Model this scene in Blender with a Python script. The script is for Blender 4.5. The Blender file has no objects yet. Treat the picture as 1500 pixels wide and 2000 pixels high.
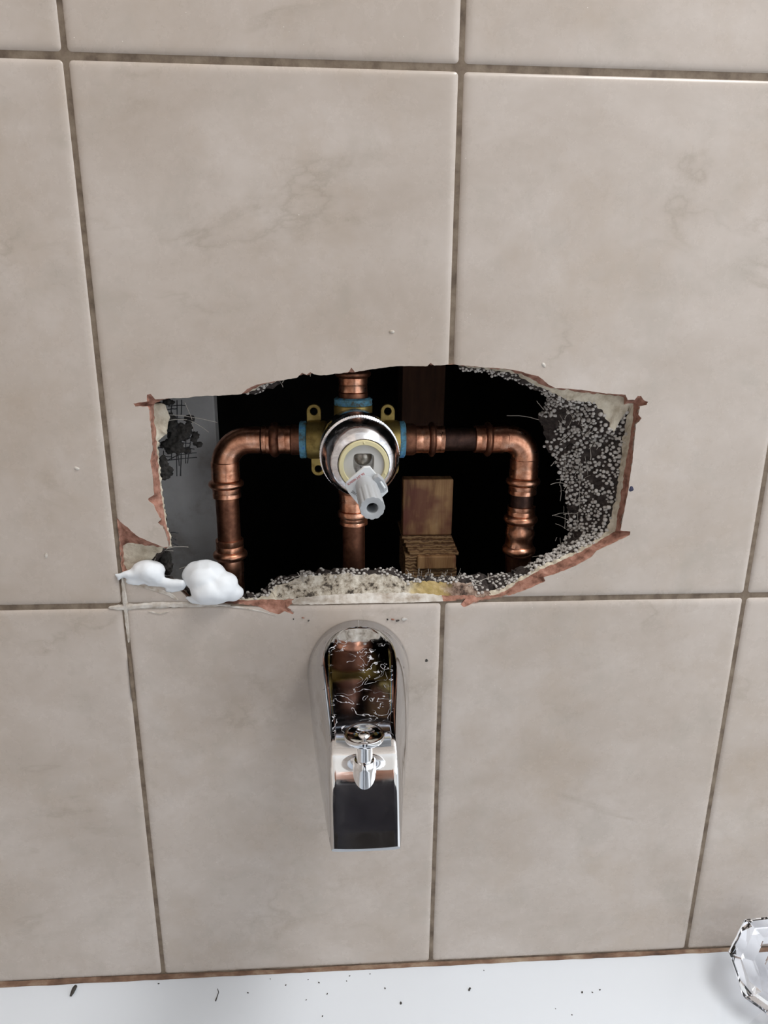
import bpy, bmesh, math, random
from mathutils import Vector, Matrix, noise
random.seed(7)
sc = bpy.context.scene
COL = sc.collection
# ------------------------------------------------------------------ camera
F_PX, CX, CY, CZ, PITCH, YAW, ROLL = 1299.97, .13791, -.39053, .17038, .2763, .06067, .00769
cp, sp, cy_, sy_ = math.cos(PITCH), math.sin(PITCH), math.cos(YAW), math.sin(YAW)
FW = Vector((sy_*cp, cy_*cp, -sp)); RT0 = Vector((cy_, -sy_, 0)); UP0 = RT0.cross(FW)
RT = RT0*math.cos(ROLL)+UP0*math.sin(ROLL); UPV = -RT0*math.sin(ROLL)+UP0*math.cos(ROLL)
CAM = Vector((CX, CY, CZ))
cam = bpy.data.cameras.new('camera'); co = bpy.data.objects.new('camera', cam); COL.objects.link(co)
cam.sensor_fit = 'VERTICAL'; cam.sensor_height = 36; cam.lens = 36*F_PX/2000; cam.clip_start = .01
co.matrix_world = Matrix(((RT.x, UPV.x, -FW.x, CAM.x), (RT.y, UPV.y, -FW.y, CAM.y), (RT.z, UPV.z, -FW.z, CAM.z), (0, 0, 0, 1)))
sc.camera = co
def P(x, y, Y=0.):
    d = FW+RT*((x-750)/F_PX)-UPV*((y-1000)/F_PX)
    return CAM+d*((Y-CY)/d.y)
def PZ(x, y, Z):
    d = FW+RT*((x-750)/F_PX)-UPV*((y-1000)/F_PX)
    return CAM+d*((Z-CZ)/d.z)
# ------------------------------------------------------------------ light
TUBZ = -.299
w = bpy.data.worlds.new('world'); sc.world = w; w.use_nodes = True
w.node_tree.nodes['Background'].inputs[0].default_value = (.93, .96, 1, 1)
w.node_tree.nodes['Background'].inputs[1].default_value = .95
def area(name, loc, target, size, power, color):
    l = bpy.data.lights.new(name, 'AREA'); l.shape = 'DISK'; l.size = size; l.energy = power; l.color = color
    o = bpy.data.objects.new(name, l); COL.objects.link(o); o.location = loc
    o.rotation_euler = (Vector(target)-Vector(loc)).to_track_quat('-Z', 'Y').to_euler(); return o
area('ceiling_light', (.80, -.50, 1.66), (.15, -.1, 0), .9, 19, (1, .975, .95))
sc.view_settings.view_transform = 'Standard'; sc.view_settings.look = 'None'
sc.view_settings.exposure = 0.72; sc.view_settings.gamma = 1; sc.view_settings.use_curve_mapping = False
sc.cycles.use_denoising = True; sc.cycles.max_bounces = 10
# ------------------------------------------------------------------ helpers
class G:
    def __init__(s): s.v = []; s.f = []; s.m = []
    def add(s, vs, fs, m=0):
        b = len(s.v); s.v += [Vector(v) for v in vs]; s.f += [tuple(i+b for i in f) for f in fs]; s.m += [m]*len(fs)
    def rings(s, R, cap0=True, cap1=True, m=0):
        n = len(R[0]); vs = [p for r in R for p in r]; fs = []
        for i in range(len(R)-1):
            for j in range(n):
                k = (j+1) % n; fs.append((i*n+j, i*n+k, (i+1)*n+k, (i+1)*n+j))
        if cap0: fs.append(tuple(range(n-1, -1, -1)))
        if cap1: fs.append(tuple((len(R)-1)*n+j for j in range(n)))
        s.add(vs, fs, m)
    def lathe(s, o, ax, prof, n=40, m=0, cap0=True, cap1=True, rf=None):
        o = Vector(o); ax = Vector(ax).normalized()
        u = ax.orthogonal().normalized()
        if abs(ax.y) > .5: u = (Vector((0, 0, 1))-ax*ax.z).normalized()
        v = ax.cross(u); R = []
        for t, r in prof:
            R.append([o+ax*t+(u*math.cos(a)+v*math.sin(a))*(rf(r, a, t) if rf else r) for a in [2*math.pi*j/n for j in range(n)]])
        s.rings(R, cap0, cap1, m)
    def tube(s, path, rad, n=12, m=0, jit=0):
        path = [Vector(p) for p in path]; R = []; u = None
        for i, p in enumerate(path):
            t = (path[min(i+1, len(path)-1)]-path[max(i-1, 0)])
            t = t.normalized() if t.length else Vector((0, 0, 1))
            u = t.orthogonal().normalized() if u is None else (u-t*u.dot(t)).normalized()
            v = t.cross(u); r = rad[i] if isinstance(rad, (list, tuple)) else rad
            R.append([p+(u*math.cos(a)+v*math.sin(a))*r for a in [2*math.pi*j/n for j in range(n)]])
        s.rings(R, True, True, m)
    def box(s, a, b, m=0, M=None):
        x0, y0, z0 = a; x1, y1, z1 = b
        vs = [Vector(p) for p in ((x0,y0,z0),(x1,y0,z0),(x1,y1,z0),(x0,y1,z0),(x0,y0,z1),(x1,y0,z1),(x1,y1,z1),(x0,y1,z1))]
        if M: vs = [M@p for p in vs]
        s.add(vs, [(0,3,2,1),(4,5,6,7),(0,1,5,4),(1,2,6,5),(2,3,7,6),(3,0,4,7)], m)
    def ball(s, c, r, m=0, seg=8, sq=(1, 1, 1)):
        c = Vector(c); R = []
        for i in range(1, seg//2):
            a = math.pi*i/(seg//2)
            R.append([c+Vector((r*sq[0]*math.sin(a)*math.cos(b), r*sq[1]*math.sin(a)*math.sin(b), r*sq[2]*math.cos(a))) for b in [2*math.pi*j/seg for j in range(seg)]])
        b0 = len(s.v); s.rings(R, False, False, m)
        e = len(s.v); s.v += [c+Vector((0, 0, r*sq[2])), c-Vector((0, 0, r*sq[2]))]; nr = len(R)
        for j in range(seg):
            k = (j+1) % seg
            s.f.append((e, b0+j, b0+k)); s.m.append(m)
            s.f.append((e+1, b0+(nr-1)*seg+k, b0+(nr-1)*seg+j)); s.m.append(m)
def build(name, g, mats, parent=None, smooth=True, ang=40, bev=0, fixn=True):
    me = bpy.data.meshes.new(name)
    off = parent_world(parent) if parent else Vector()
    me.from_pydata([v-off for v in g.v], [], g.f)
    if not isinstance(mats, (list, tuple)): mats = [mats]
    for m in mats: me.materials.append(m)
    me.polygons.foreach_set('material_index', g.m)
    bm = bmesh.new(); bm.from_mesh(me); bmesh.ops.remove_doubles(bm, verts=bm.verts, dist=1e-7)
    if fixn: bmesh.ops.recalc_face_normals(bm, faces=bm.faces)
    bm.to_mesh(me); bm.free()
    o = bpy.data.objects.new(name, me); COL.objects.link(o)
    if parent: o.parent = parent
    if smooth:
        me.polygons.foreach_set('use_smooth', [True]*len(me.polygons))
        me.set_sharp_from_angle(angle=math.radians(ang))
    if bev:
        b = o.modifiers.new('bevel', 'BEVEL'); b.width = bev; b.segments = 2; b.limit_method = 'ANGLE'; b.angle_limit = math.radians(35)
    me.update()
    return o
def parent_world(p):
    v = Vector(p.location)
    return v+parent_world(p.parent) if p.parent else v
def thing(name, label, cat, loc=(0, 0, 0), group=None):
    o = bpy.data.objects.new(name, None); COL.objects.link(o); o.location = loc; o.empty_display_size = .01
    tag(o, label, cat, group); return o
def tag(o, label=None, cat=None, group=None, kind=None):
    if label: o['label'] = label
    if cat: o['category'] = cat
    if group: o['group'] = group
    if kind: o['kind'] = kind
    return o
def bake(o, name=None):
    """apply the modifiers of o"""
    dg = bpy.context.evaluated_depsgraph_get(); me = bpy.data.meshes.new_from_object(o.evaluated_get(dg))
    o.modifiers.clear(); o.data = me; return o
def fn(p, s, seed=0): return noise.noise(Vector(p)*s+Vector((seed*17.3, seed*5.1, seed*9.7)))
# ------------------------------------------------------------------ materials
def mat(name, base, rough=.5, metal=0., **k):
    m = bpy.data.materials.new(name); m.use_nodes = True; b = m.node_tree.nodes['Principled BSDF']
    b.inputs['Base Color'].default_value = (*base, 1); b.inputs['Roughness'].default_value = rough; b.inputs['Metallic'].default_value = metal
    for kk, v in k.items(): b.inputs[kk.replace('_', ' ')].default_value = v
    return m
class N:
    ease = False
    def __init__(s, m):
        s.t = m.node_tree; s.b = s.t.nodes['Principled BSDF']; s.tc = s.t.nodes.new('ShaderNodeTexCoord').outputs['Object']
    def l(s, a, b): s.t.links.new(a, b)
    def map(s, sc=(1, 1, 1), rot=(0, 0, 0), loc=(0, 0, 0)):
        n = s.t.nodes.new('ShaderNodeMapping'); s.l(s.tc, n.inputs[0]); n.inputs['Scale'].default_value = sc
        n.inputs['Rotation'].default_value = rot; n.inputs['Location'].default_value = loc; return n.outputs[0]
    def noise(s, scale, detail=4, rough=.55, vec=None, dist=0):
        n = s.t.nodes.new('ShaderNodeTexNoise'); s.l(vec or s.tc, n.inputs['Vector']); n.inputs['Scale'].default_value = scale
        n.inputs['Detail'].default_value = detail; n.inputs['Roughness'].default_value = rough; n.inputs['Distortion'].default_value = dist
        return n.outputs['Fac']
    def vor(s, scale, feat='F1', vec=None, out='Distance'):
        n = s.t.nodes.new('ShaderNodeTexVoronoi'); s.l(vec or s.tc, n.inputs['Vector']); n.inputs['Scale'].default_value = scale; n.feature = feat
        return n.outputs[out]
    def ramp(s, fac, stops):
        n = s.t.nodes.new('ShaderNodeValToRGB'); s.l(fac, n.inputs[0]); e = n.color_ramp.elements
        while len(e) < len(stops): e.new(.5)
        for q, (p, c) in zip(e, stops):
            q.position = p; q.color = (*c, 1) if isinstance(c, (tuple, list)) else (c, c, c, 1)
        n.color_ramp.interpolation = 'EASE' if len(stops) > 2 and s.ease else 'LINEAR'; return n.outputs[0]
    def mix(s, fac, a, b, mode='MIX'):
        n = s.t.nodes.new('ShaderNodeMix'); n.data_type = 'RGBA'; n.blend_type = mode
        for inp, v in ((n.inputs[0], fac), (n.inputs[6], a), (n.inputs[7], b)):
            if isinstance(v, (int, float)): inp.default_value = v
            elif isinstance(v, (tuple, list)): inp.default_value = (*v, 1)
            else: s.l(v, inp)
        return n.outputs[2]
    def math(s, op, a, b=0., c=0.):
        n = s.t.nodes.new('ShaderNodeMath'); n.operation = op
        for i, v in enumerate((a, b, c)):
            if isinstance(v, (int, float)): n.inputs[i].default_value = v
            else: s.l(v, n.inputs[i])
        return n.outputs[0]
    def color(s, c): s.l(c, s.b.inputs['Base Color'])
    def rough(s, c): s.l(c, s.b.inputs['Roughness'])
    def bump(s, h, strength=.5, dist=.001):
        n = s.t.nodes.new('ShaderNodeBump'); n.inputs['Strength'].default_value = strength; n.inputs['Distance'].default_value = dist
        s.l(h, n.inputs['Height']); s.l(n.outputs[0], s.b.inputs['Normal'])
def glaze(name):
    m = mat(name, (.5, .44, .39), .22); n = N(m); n.ease = True; n.b.inputs['Specular IOR Level'].default_value = .45
    big = n.noise(10, 9, .66, n.map(sc=(1, 1, 1.35), rot=(0, .4, 0)), .25)
    c = n.ramp(big, [(.28, (.442, .378, .322)), (.72, (.588, .530, .485))])
    pk = n.noise(13, 9, .68, n.map(loc=(3, 1, 7)))
    c = n.mix(n.ramp(pk, [(.5, 0.), (.72, .75)]), c, (.46, .385, .315))
    gy = n.noise(24, 9, .7, n.map(loc=(9, 4, 2)), dist=.3)
    c = n.mix(n.ramp(gy, [(.52, 0.), (.74, .6)]), c, (.415, .375, .325))
    vn = n.noise(4.2, 9, .6, n.map(sc=(1, 1, 1.8), rot=(0, .35, 0)), dist=.35)
    vein = n.ramp(n.math('ABSOLUTE', n.math('SUBTRACT', vn, .5)), [(0., .42), (.007, .15), (.02, 0.)])
    vm = n.ramp(n.noise(11, 2), [(.48, 0.), (.62, 1.)])
    c = n.mix(n.math('MULTIPLY', vein, vm), c, (.33, .28, .225))
    sp = n.ramp(n.vor(330), [(0., 1.), (.06, 1.), (.085, 0.)])
    spm = n.ramp(n.noise(60, 1, vec=n.map(loc=(5, 5, 5))), [(.66, 0.), (.68, 1.)])
    c = n.mix(n.math('MULTIPLY', sp, spm), c, (.8, .77, .72))
    n.color(c)
    n.rough(n.ramp(n.noise(40, 9, .7), [(.3, .2), (.7, .34)]))
    return m
M = {}
M['glaze'] = glaze('marbled_tile_glaze')
def noisy(name, cols, scale, rough=.8, metal=0., bump=.4, bd=.0008, detail=6, sc=(1, 1, 1), dist=0, r2=None):
    m = mat(name, cols[0], rough, metal); n = N(m); f = n.noise(scale, detail, .62, n.map(sc=sc), dist)
    k = len(cols)
    n.color(n.ramp(f, [(.32+.36*i/(k-1), c) for i, c in enumerate(cols)]))
    if r2: n.rough(n.ramp(f, [(.35, rough), (.65, r2)]))
    if bump: n.bump(n.noise(scale*2.2, 5, .65, n.map(sc=sc)), bump, bd)
    return m
M['grout'] = noisy('dirty_grout', [(.085, .06, .042), (.19, .145, .105), (.27, .22, .165)], 80, detail=9)
M['clay'] = noisy('tile_clay', [(.13, .055, .035), (.36, .175, .125), (.50, .28, .215)], 160, .9, bump=.8)
M['thin'] = noisy('cream_thinset', [(.42, .36, .27), (.60, .54, .43), (.70, .65, .54)], 130, .9, bump=.9)
M['board'] = noisy('cement_board_core', [(.012, .009, .008), (.04, .03, .027), (.085, .07, .062)], 260, .95, bump=1.)
m = noisy('mortar_remains', [(.08, .06, .04), (.45, .40, .31), (.66, .62, .53)], 120, .9, bump=1.)
n = N(m); f1 = n.noise(170, 6, .7); f2 = n.noise(34, 3, .5, n.map(loc=(2, 2, 2)))
c = n.ramp(f1, [(.40, (.05, .038, .028)), (.47, (.38, .33, .26)), (.6, (.62, .58, .50))])
c2 = n.ramp(f1, [(.40, (.05, .03, .022)), (.49, (.21, .14, .105)), (.63, (.46, .37, .30))])
sx = n.t.nodes.new('ShaderNodeSeparateXYZ'); n.l(n.tc, sx.inputs[0])
xr = n.ramp(n.math('ADD', sx.outputs[0], n.math('MULTIPLY', n.math('SUBTRACT', f2, .5), .03)), [(.178, 0.), (.186, 1.)])
yl = n.ramp(n.math('ADD', sx.outputs[0], n.math('MULTIPLY', n.math('SUBTRACT', f1, .5), .02)), [(.178, 0.), (.184, 1.), (.200, 1.), (.206, 0.)])
c = n.mix(xr, c, c2); c = n.mix(n.math('MULTIPLY', yl, .75), c, (.48, .36, .13)); n.color(c)
M['mortar'] = m
M['bead'] = noisy('polystyrene_bead', [(.40, .37, .34), (.62, .60, .57)], 300, .7, bump=0)
M['cavity'] = noisy('cavity_painted_shade', [(.003, .0025, .003), (.012, .008, .007)], 20, .95)  # near-black base colour stands in for the shade deep inside the wall
M['panel'] = noisy('old_grey_wallboard', [(.30, .25, .21), (.58, .57, .56), (.66, .65, .64)], 26, .8, bump=.2, detail=8)
def copper(name, cols, r0, r1):
    m = mat(name, cols[0], r0, 1.); n = N(m)
    f = n.noise(110, 6, .65, n.map(sc=(1, 1, 1)), .3); g = n.noise(420, 3)
    c = n.ramp(f, [(.34, cols[0]), (.5, cols[1]), (.66, cols[2])])
    n.color(c); n.rough(n.ramp(f, [(.3, r1), (.7, r0)])); n.bump(n.noise(260, 4), .12, .0005); return m
M['copper'] = copper('copper_fitting', [(.36, .14, .08), (.66, .32, .20), (.84, .49, .35)], .24, .42)
M['pipe'] = copper('oxidised_copper_pipe', [(.13, .055, .035), (.21, .095, .06), (.33, .15, .09)], .38, .55)
M['darkpipe'] = copper('blackened_copper_pipe', [(.05, .03, .025), (.075, .045, .038), (.12, .065, .05)], .45, .6)
M['brass'] = noisy('dull_brass', [(.16, .11, .035), (.38, .28, .09), (.50, .38, .14)], 90, .5, .85, .3, .0004, r2=.4)
m = mat('blue_thread_sealant', (.1, .3, .45), .6); n = N(m)
n.color(n.ramp(n.noise(210, 5, .7), [(.36, (.10, .10, .07)), (.46, (.09, .25, .34)), (.56, (.13, .36, .52)), (.68, (.05, .20, .60))])); n.bump(n.noise(300), .8, .0006)
M['sealant'] = m
def chrome(name, spots=0, streak=0):
    m = mat(name, (.86, .87, .89), .06, 1.); n = N(m)
    f = n.noise(70, 7, .7, dist=.5)
    n.rough(n.ramp(f, [(.4, .04), (.75, .16)]))
    if streak:  # limescale squiggles left by dried water
        q = n.noise(120, 2, .5, dist=1.3); a = n.math('ABSOLUTE', n.math('SUBTRACT', q, .5))
        l = n.ramp(a, [(0., .55), (.006, .35), (.014, 0.)]); msk = n.ramp(n.noise(75, 3, vec=n.map(loc=(4, 4, 4))), [(.46, 0.), (.56, 1.)])
        k = n.math('MULTIPLY', l, msk)
        n.color(n.mix(k, (.80, .82, .88), (.62, .64, .68)))
        n.l(n.ramp(k, [(0., 1.), (.5, .15)]), n.b.inputs['Metallic']); n.rough(n.ramp(k, [(0., .05), (.5, .8)]))
    if spots:
        q = n.noise(150, 4, .6, n.map(sc=(1.6, 1, .5), rot=(.6, .5, 0))); l = n.ramp(q, [(.67, 0.), (.70, .85)])
        n.color(n.mix(l, (.58, .59, .61), (.07, .06, .06)))
        n.l(n.ramp(l, [(0., 1.), (.8, .3)]), n.b.inputs['Metallic'])
    return m
M['chrome'] = chrome('clean_chrome'); M['chrome_sp'] = chrome('speckled_chrome', spots=1); M['chrome_st'] = chrome('limescaled_chrome', streak=1)
M['chrome_br'] = chrome('scratched_chrome'); n = N(M['chrome_br'])
n.color(n.ramp(n.noise(60, 8, .75, n.map(sc=(1, 1, 4)), 1.), [(.35, (.50, .51, .56)), (.48, (.76, .77, .82)), (.6, (.90, .91, .95))])); n.rough(n.ramp(n.noise(85, 8, .75, n.map(loc=(2, 2, 2))), [(.38, .08), (.55, .22), (.68, .42)]))
M['cream'] = mat('cream_plastic', (.66, .60, .36), .35); M['greyplastic'] = mat('light_grey_plastic', (.42, .44, .46), .42)
M['cap'] = mat('off_white_plastic', (.55, .55, .54), .4); M['white'] = mat('white_plastic', (.74, .77, .79), .35)
M['steel'] = noisy('stained_steel', [(.22, .17, .13), (.40, .38, .34), (.5, .48, .45)], 160, .3, .9, .1)
M['dark'] = mat('painted_hollow_shade', (.02, .02, .022), .6); M['red'] = mat('red_ink', (.50, .05, .05), .6); M['black'] = mat('black_ink', (.02, .02, .02), .6)  # first colour stands in for shade inside the cap slot and screw hole
M['tub'] = mat('white_enamel', (.74, .79, .85), .16); M['tub'].node_tree.nodes['Principled BSDF'].inputs['Coat Weight'].default_value = .3
M['foam'] = noisy('white_foam', [(.72, .76, .80), (.80, .84, .88)], 30, .5, bump=.15)
M['smear'] = noisy('old_white_caulk', [(.34, .28, .22), (.55, .51, .46), (.68, .66, .62)], 120, .6, bump=.5)
M['seam'] = noisy('stained_caulk', [(.05, .025, .015), (.19, .11, .07), (.36, .28, .20)], 75, .8, sc=(.5, 1, 1), detail=7)
M['strand'] = mat('pale_glass_fibre', (.38, .35, .31), .6); M['bstrand'] = mat('black_mesh_strand', (.012, .012, .014), .7)
M['chunk'] = noisy('dark_cement_crumb', [(.012, .012, .01), (.045, .04, .036)], 150, .95, bump=1.)
m = mat('pine_wood', (.3, .17, .07), .65); n = N(m)
f = n.noise(42, 7, .65, n.map(sc=(3.2, 1, .35), loc=(.3, 0, 0)), .7)
c = n.ramp(f, [(.33, (.14, .055, .022)), (.47, (.34, .18, .075)), (.6, (.46, .27, .12)), (.7, (.50, .33, .17))])
g = n.ramp(n.noise(38, 3, .5, n.map(loc=(1.15, 0, 4.4))), [(.5, 0.), (.62, .8)])
c = n.mix(g, c, (.16, .045, .03)); n.color(c); n.bump(f, .4, .0008); M['wood'] = m
m = mat('plywood_edge', (.3, .17, .07), .7); n = N(m)
wv = n.t.nodes.new('ShaderNodeTexWave'); wv.bands_direction = 'Z'; n.l(n.tc, wv.inputs[0]); wv.inputs['Scale'].default_value = 120; wv.inputs['Distortion'].default_value = 7; wv.inputs['Detail Scale'].default_value = 1.6; wv.inputs['Detail'].default_value = 3
n.color(n.ramp(wv.outputs['Fac'], [(.1, (.15, .075, .033)), (.5, (.29, .165, .075)), (.9, (.38, .235, .11))])); n.bump(wv.outputs['Fac'], .5, .0006); M['ply'] = m
M['stud'] = noisy('dark_brown_lumber', [(.035, .016, .01), (.08, .035, .02), (.12, .06, .035)], 30, .9, sc=(2, 1, .3))  # stud wood, a much darker brown than the pine block
M['cotton'] = noisy('black_cotton', [(.012, .012, .018), (.03, .03, .042)], 60, .9, bump=.2); M['skin'] = mat('skin', (.50, .27, .19), .5)
M['hair'] = mat('dark_hair', (.03, .02, .015), .6); M['phone'] = mat('black_phone_glass', (.01, .01, .012), .12); M['jeans'] = noisy('dark_denim', [(.02, .025, .04), (.035, .045, .07)], 80, .9)
M['plaster'] = mat('white_ceiling_paint', (.78, .78, .76), .8); M['floor'] = noisy('grey_floor_tile', [(.25, .24, .22), (.33, .32, .30)], 8, .4, bump=0)
M['acrylic'] = mat('clear_acrylic', (.97, .97, 1), .02); b = M['acrylic'].node_tree.nodes['Principled BSDF']
b.inputs['Transmission Weight'].default_value = 1; b.inputs['IOR'].default_value = 1.46
M['ink'] = mat('navy_paint_fleck', (.02, .02, .06), .4); M['grit'] = mat('dark_grit', (.04, .035, .03), .8)
# ------------------------------------------------------------------ the hole outline
# each station: glaze edge (pixel), then the clay's, thinset's and board's broken edge: (pixel x, pixel y, depth behind the face)
Z = None
S = [
 ((260,788),(303,790,.006),Z,Z), ((287,784),(304,788,.006),Z,Z), ((287,771),(305,786,.006),Z,Z), ((294,769),(307,784,.006),Z,Z), ((303,780),(313,782,.005),Z,Z),
 ((335,778),Z,Z,Z), ((365,777),Z,Z,Z), ((400,773),Z,Z,Z), ((440,772),Z,Z,Z), ((470,770),Z,Z,Z),
 ((476,766),(482,768,.005),(486,768,.007),(500,766,.010)), ((484,759),(491,762,.005),(500,761,.008),(510,763,.012)), ((502,751),(507,753,.005),(512,751,.008),(530,757,.012)),
 ((530,746),(531,747,.005),(532,748,.008),(545,752,.012)), ((560,741),Z,Z,Z), ((580,738),Z,Z,Z), ((590,728),(592,731,.006),(592,733,.008),Z), ((599,732),(600,733,.006),Z,Z), ((606,727),(607,731,.006),(607,733,.008),Z), ((613,731),Z,Z,Z),
 ((625,733),Z,Z,Z), ((650,731),Z,Z,Z), ((680,727),(680,728,.005),Z,Z), ((686,718),(687,727,.005),Z,Z), ((693,727),(692,727,.005),Z,Z), ((720,722),Z,Z,Z), ((750,718),Z,Z,Z), ((775,715),Z,Z,Z), ((835,715),Z,Z,Z),
 ((841,709),(842,714,.005),Z,Z), ((848,714),Z,Z,Z), ((882,712),Z,Z,Z), ((900,713),(901,714,.004),(902,715,.008),(902,719,.012)), ((950,718),(951,719,.004),(951,721,.008),(952,730,.013)), ((985,720),(986,722,.004),(985,725,.008),(985,737,.014)),
 ((1010,724),(1010,728,.004),(1008,731,.008),(1012,745,.015)), ((1035,731),(1032,737,.004),(1028,741,.008),(1035,757,.018)), ((1052,735),(1052,748,.005),(1047,753,.008),(1060,766,.022)), ((1070,750),(1073,758,.006),(1075,766,.009),(1076,778,.030)),
 ((1085,758),(1087,759,.006),(1087,770,.009),(1068,789,.036)), ((1110,759),(1110,762,.006),(1110,782,.009),(1058,805,.040)), ((1140,762),(1142,767,.006),(1150,784,.009),(1054,818,.040)), ((1180,768),(1180,770,.006),(1162,790,.009),(1055,826,.040)),
 ((1205,770),(1205,773,.006),(1176,802,.009),(1060,840,.040)), ((1222,771),(1218,775,.006),(1192,836,.009),(1066,858,.040)), ((1226,781),(1219,790,.007),(1198,846,.009),(1072,880,.040)),
 ((1240,781),(1233,787,.007),(1224,800,.010),(1080,890,.038)), ((1246,773),(1237,789,.007),(1224,806,.010),(1082,895,.036)), ((1252,773),(1238,790,.007),(1224,812,.010),(1084,900,.036)), ((1257,781),(1238,792,.007),(1223,818,.010),(1087,907,.036)),
 ((1266,785),(1238,796,.007),(1222,825,.010),(1090,912,.036)), ((1263,791),(1238,800,.007),(1221,832,.010),(1093,918,.036)), ((1250,794),(1237,806,.007),(1220,840,.011),(1096,924,.036)), ((1247,810),(1236,812,.007),(1219,846,.011),(1100,930,.036)),
 ((1253,817),(1236,818,.007),(1218,850,.011),(1101,935,.036)), ((1248,824),(1235,826,.007),(1217,856,.011),(1102,940,.036)), ((1242,829),(1233,836,.007),(1216,864,.011),(1104,946,.036)), ((1239,860),(1230,862,.007),(1214,882,.012),(1106,956,.036)),
 ((1236,895),(1224,895,.007),(1210,905,.012),(1108,975,.036)), ((1231,930),(1218,930,.007),(1207,935,.012),(1110,1000,.036)), ((1225,970),(1213,970,.007),(1203,972,.011),(1111,1025,.035)), ((1217,1010),(1205,1010,.007),(1192,1010,.011),(1112,1040,.033)),
 ((1212,1036),(1203,1034,.007),(1188,1030,.011),(1110,1052,.030)), ((1231,1038),(1198,1040,.008),(1187,1038,.011),(1106,1060,.028)), ((1230,1045),(1190,1046,.008),(1182,1042,.010),(1100,1066,.026)), ((1200,1060),(1170,1058,.008),(1163,1053,.010),(1090,1073,.022)),
 ((1165,1076),(1145,1071,.008),(1140,1066,.010),(1080,1080,.022)), ((1155,1088),(1130,1079,.008),(1126,1074,.010),(1070,1085,.022)), ((1125,1105),(1105,1091,.008),(1101,1086,.010),(1058,1091,.022)), ((1085,1121),(1075,1104,.008),(1071,1099,.010),(1040,1100,.022)),
 ((1062,1128),(1050,1115,.008),(1046,1110,.010),(1022,1107,.022)), ((1065,1135),(1035,1124,.008),(1031,1119,.010),(1008,1113,.022)), ((1035,1149),(1010,1138,.008),(1006,1133,.010),(990,1120,.022)), ((1000,1162),(990,1152,.008),(985,1146,.010),(972,1124,.022)), ((975,1168),(968,1162,.008),(960,1154,.010),(955,1126,.022)),
 ((950,1172),(945,1166,.007),(940,1156,.010),(938,1124,.022)), ((938,1174),(935,1167,.007),(930,1152,.010),(930,1124,.022)), ((906,1186),(925,1164,.006),(925,1145,.010),(922,1124,.022)), ((900,1181),(915,1162,.006),(920,1140,.010),(915,1124,.022)),
 ((910,1170),(905,1163,.006),(910,1137,.010),(905,1124,.022)), ((885,1174),(880,1163,.007),(880,1136,.010),(880,1127,.022)), ((862,1175),(860,1162,.007),(850,1136,.010),(850,1128,.022)), ((840,1176),(838,1160,.007),(820,1136,.010),(820,1128,.022)), ((800,1177),(800,1158,.007),(793,1136,.010),(795,1126,.022)),
 ((770,1178),(770,1158,.007),(785,1132,.010),(786,1120,.022)), ((740,1178),(740,1158,.007),(768,1122,.010),(770,1113,.022)), ((700,1179),(700,1159,.007),(720,1121,.010),(720,1113,.022)), ((660,1180),(660,1161,.007),(670,1121,.010),(670,1112,.022)),
 ((620,1181),(620,1164,.007),(625,1122,.010),(625,1114,.022)), ((590,1181),(588,1167,.007),(590,1126,.010),(595,1118,.022)), ((567,1181),(565,1170,.007),(560,1138,.010),(570,1124,.022)), ((561,1187),(556,1172,.006),(545,1142,.010),(550,1128,.022)),
 ((575,1195),(552,1172,.006),(535,1146,.010),(538,1132,.022)), ((572,1200),(546,1172,.006),(530,1152,.010),(528,1140,.022)), ((556,1194),(540,1171,.006),(528,1158,.010),(522,1150,.022)), ((544,1200),(530,1170,.006),(522,1162,.009),(515,1158,.020)),
 ((525,1195),(515,1170,.006),(508,1166,.009),(505,1161,.020)), ((505,1185),(500,1172,.007),(495,1168,.009),(492,1162,.022)), ((475,1181),(472,1172,.007),(470,1169,.009),(468,1162,.022)), ((430,1178),(430,1170,.007),(428,1167,.009),(425,1160,.022)),
 ((372,1174),(375,1168,.007),(376,1164,.009),(375,1155,.020)), ((350,1152),(352,1146,.007),(352,1143,.009),(350,1136,.020)), ((300,1141),(302,1134,.007),(303,1128,.009),(310,1120,.020)), ((242,1130),(252,1120,.007),(290,1112,.009),(306,1110,.020)),
 ((236,1105),(243,1103,.007),(290,1098,.009),(308,1102,.022)), ((234,1080),(241,1085,.007),(300,1090,.009),(318,1092,.022)), ((231,1045),(240,1066,.007),(306,1083,.009),(322,1084,.022)), ((228,1013),(249,1060,.006),(312,1077,.009),(324,1078,.022)),
 ((270,1048),(285,1065,.005),(318,1072,.009),(328,1074,.022)), ((290,1057),(305,1067,.005),(324,1071,.009),(330,1071,.020)), ((320,1069),(325,1071,.005),(329,1071,.009),Z), ((329,1068),(331,1067,.006),(333,1067,.009),Z),
 ((326,1052),(332,1052,.007),(334,1051,.009),Z), ((318,1030),(328,1037,.007),(331,1036,.009),Z), ((308,1021),(325,1028,.007),(327,1028,.009),Z), ((314,1015),(323,1018,.007),(326,1018,.009),Z), ((306,1000),(320,1000,.007),(323,1000,.009),Z), ((300,986),(318,988,.007),(321,988,.009),Z),
 ((289,977),(317,980,.007),(320,980,.009),Z), ((290,973),(316,974,.007),(319,974,.009),Z), ((301,966),(315,966,.007),(318,966,.009),Z), ((298,930),(311,930,.007),(314,930,.009),Z), ((293,900),(308,900,.007),(312,900,.009),Z), ((298,880),(307,880,.007),(309,880,.009),Z),
 ((296,850),(305,850,.007),(311,861,.009),Z), ((293,825),(302,825,.007),(326,846,.009),Z), ((290,797),(301,797,.007),(331,815,.009),Z), ((288,794),(301,793,.007),(322,792,.009),Z), ((264,794),(301,791,.007),(316,790,.009),Z)]
HC = P(735, 950)
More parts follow.
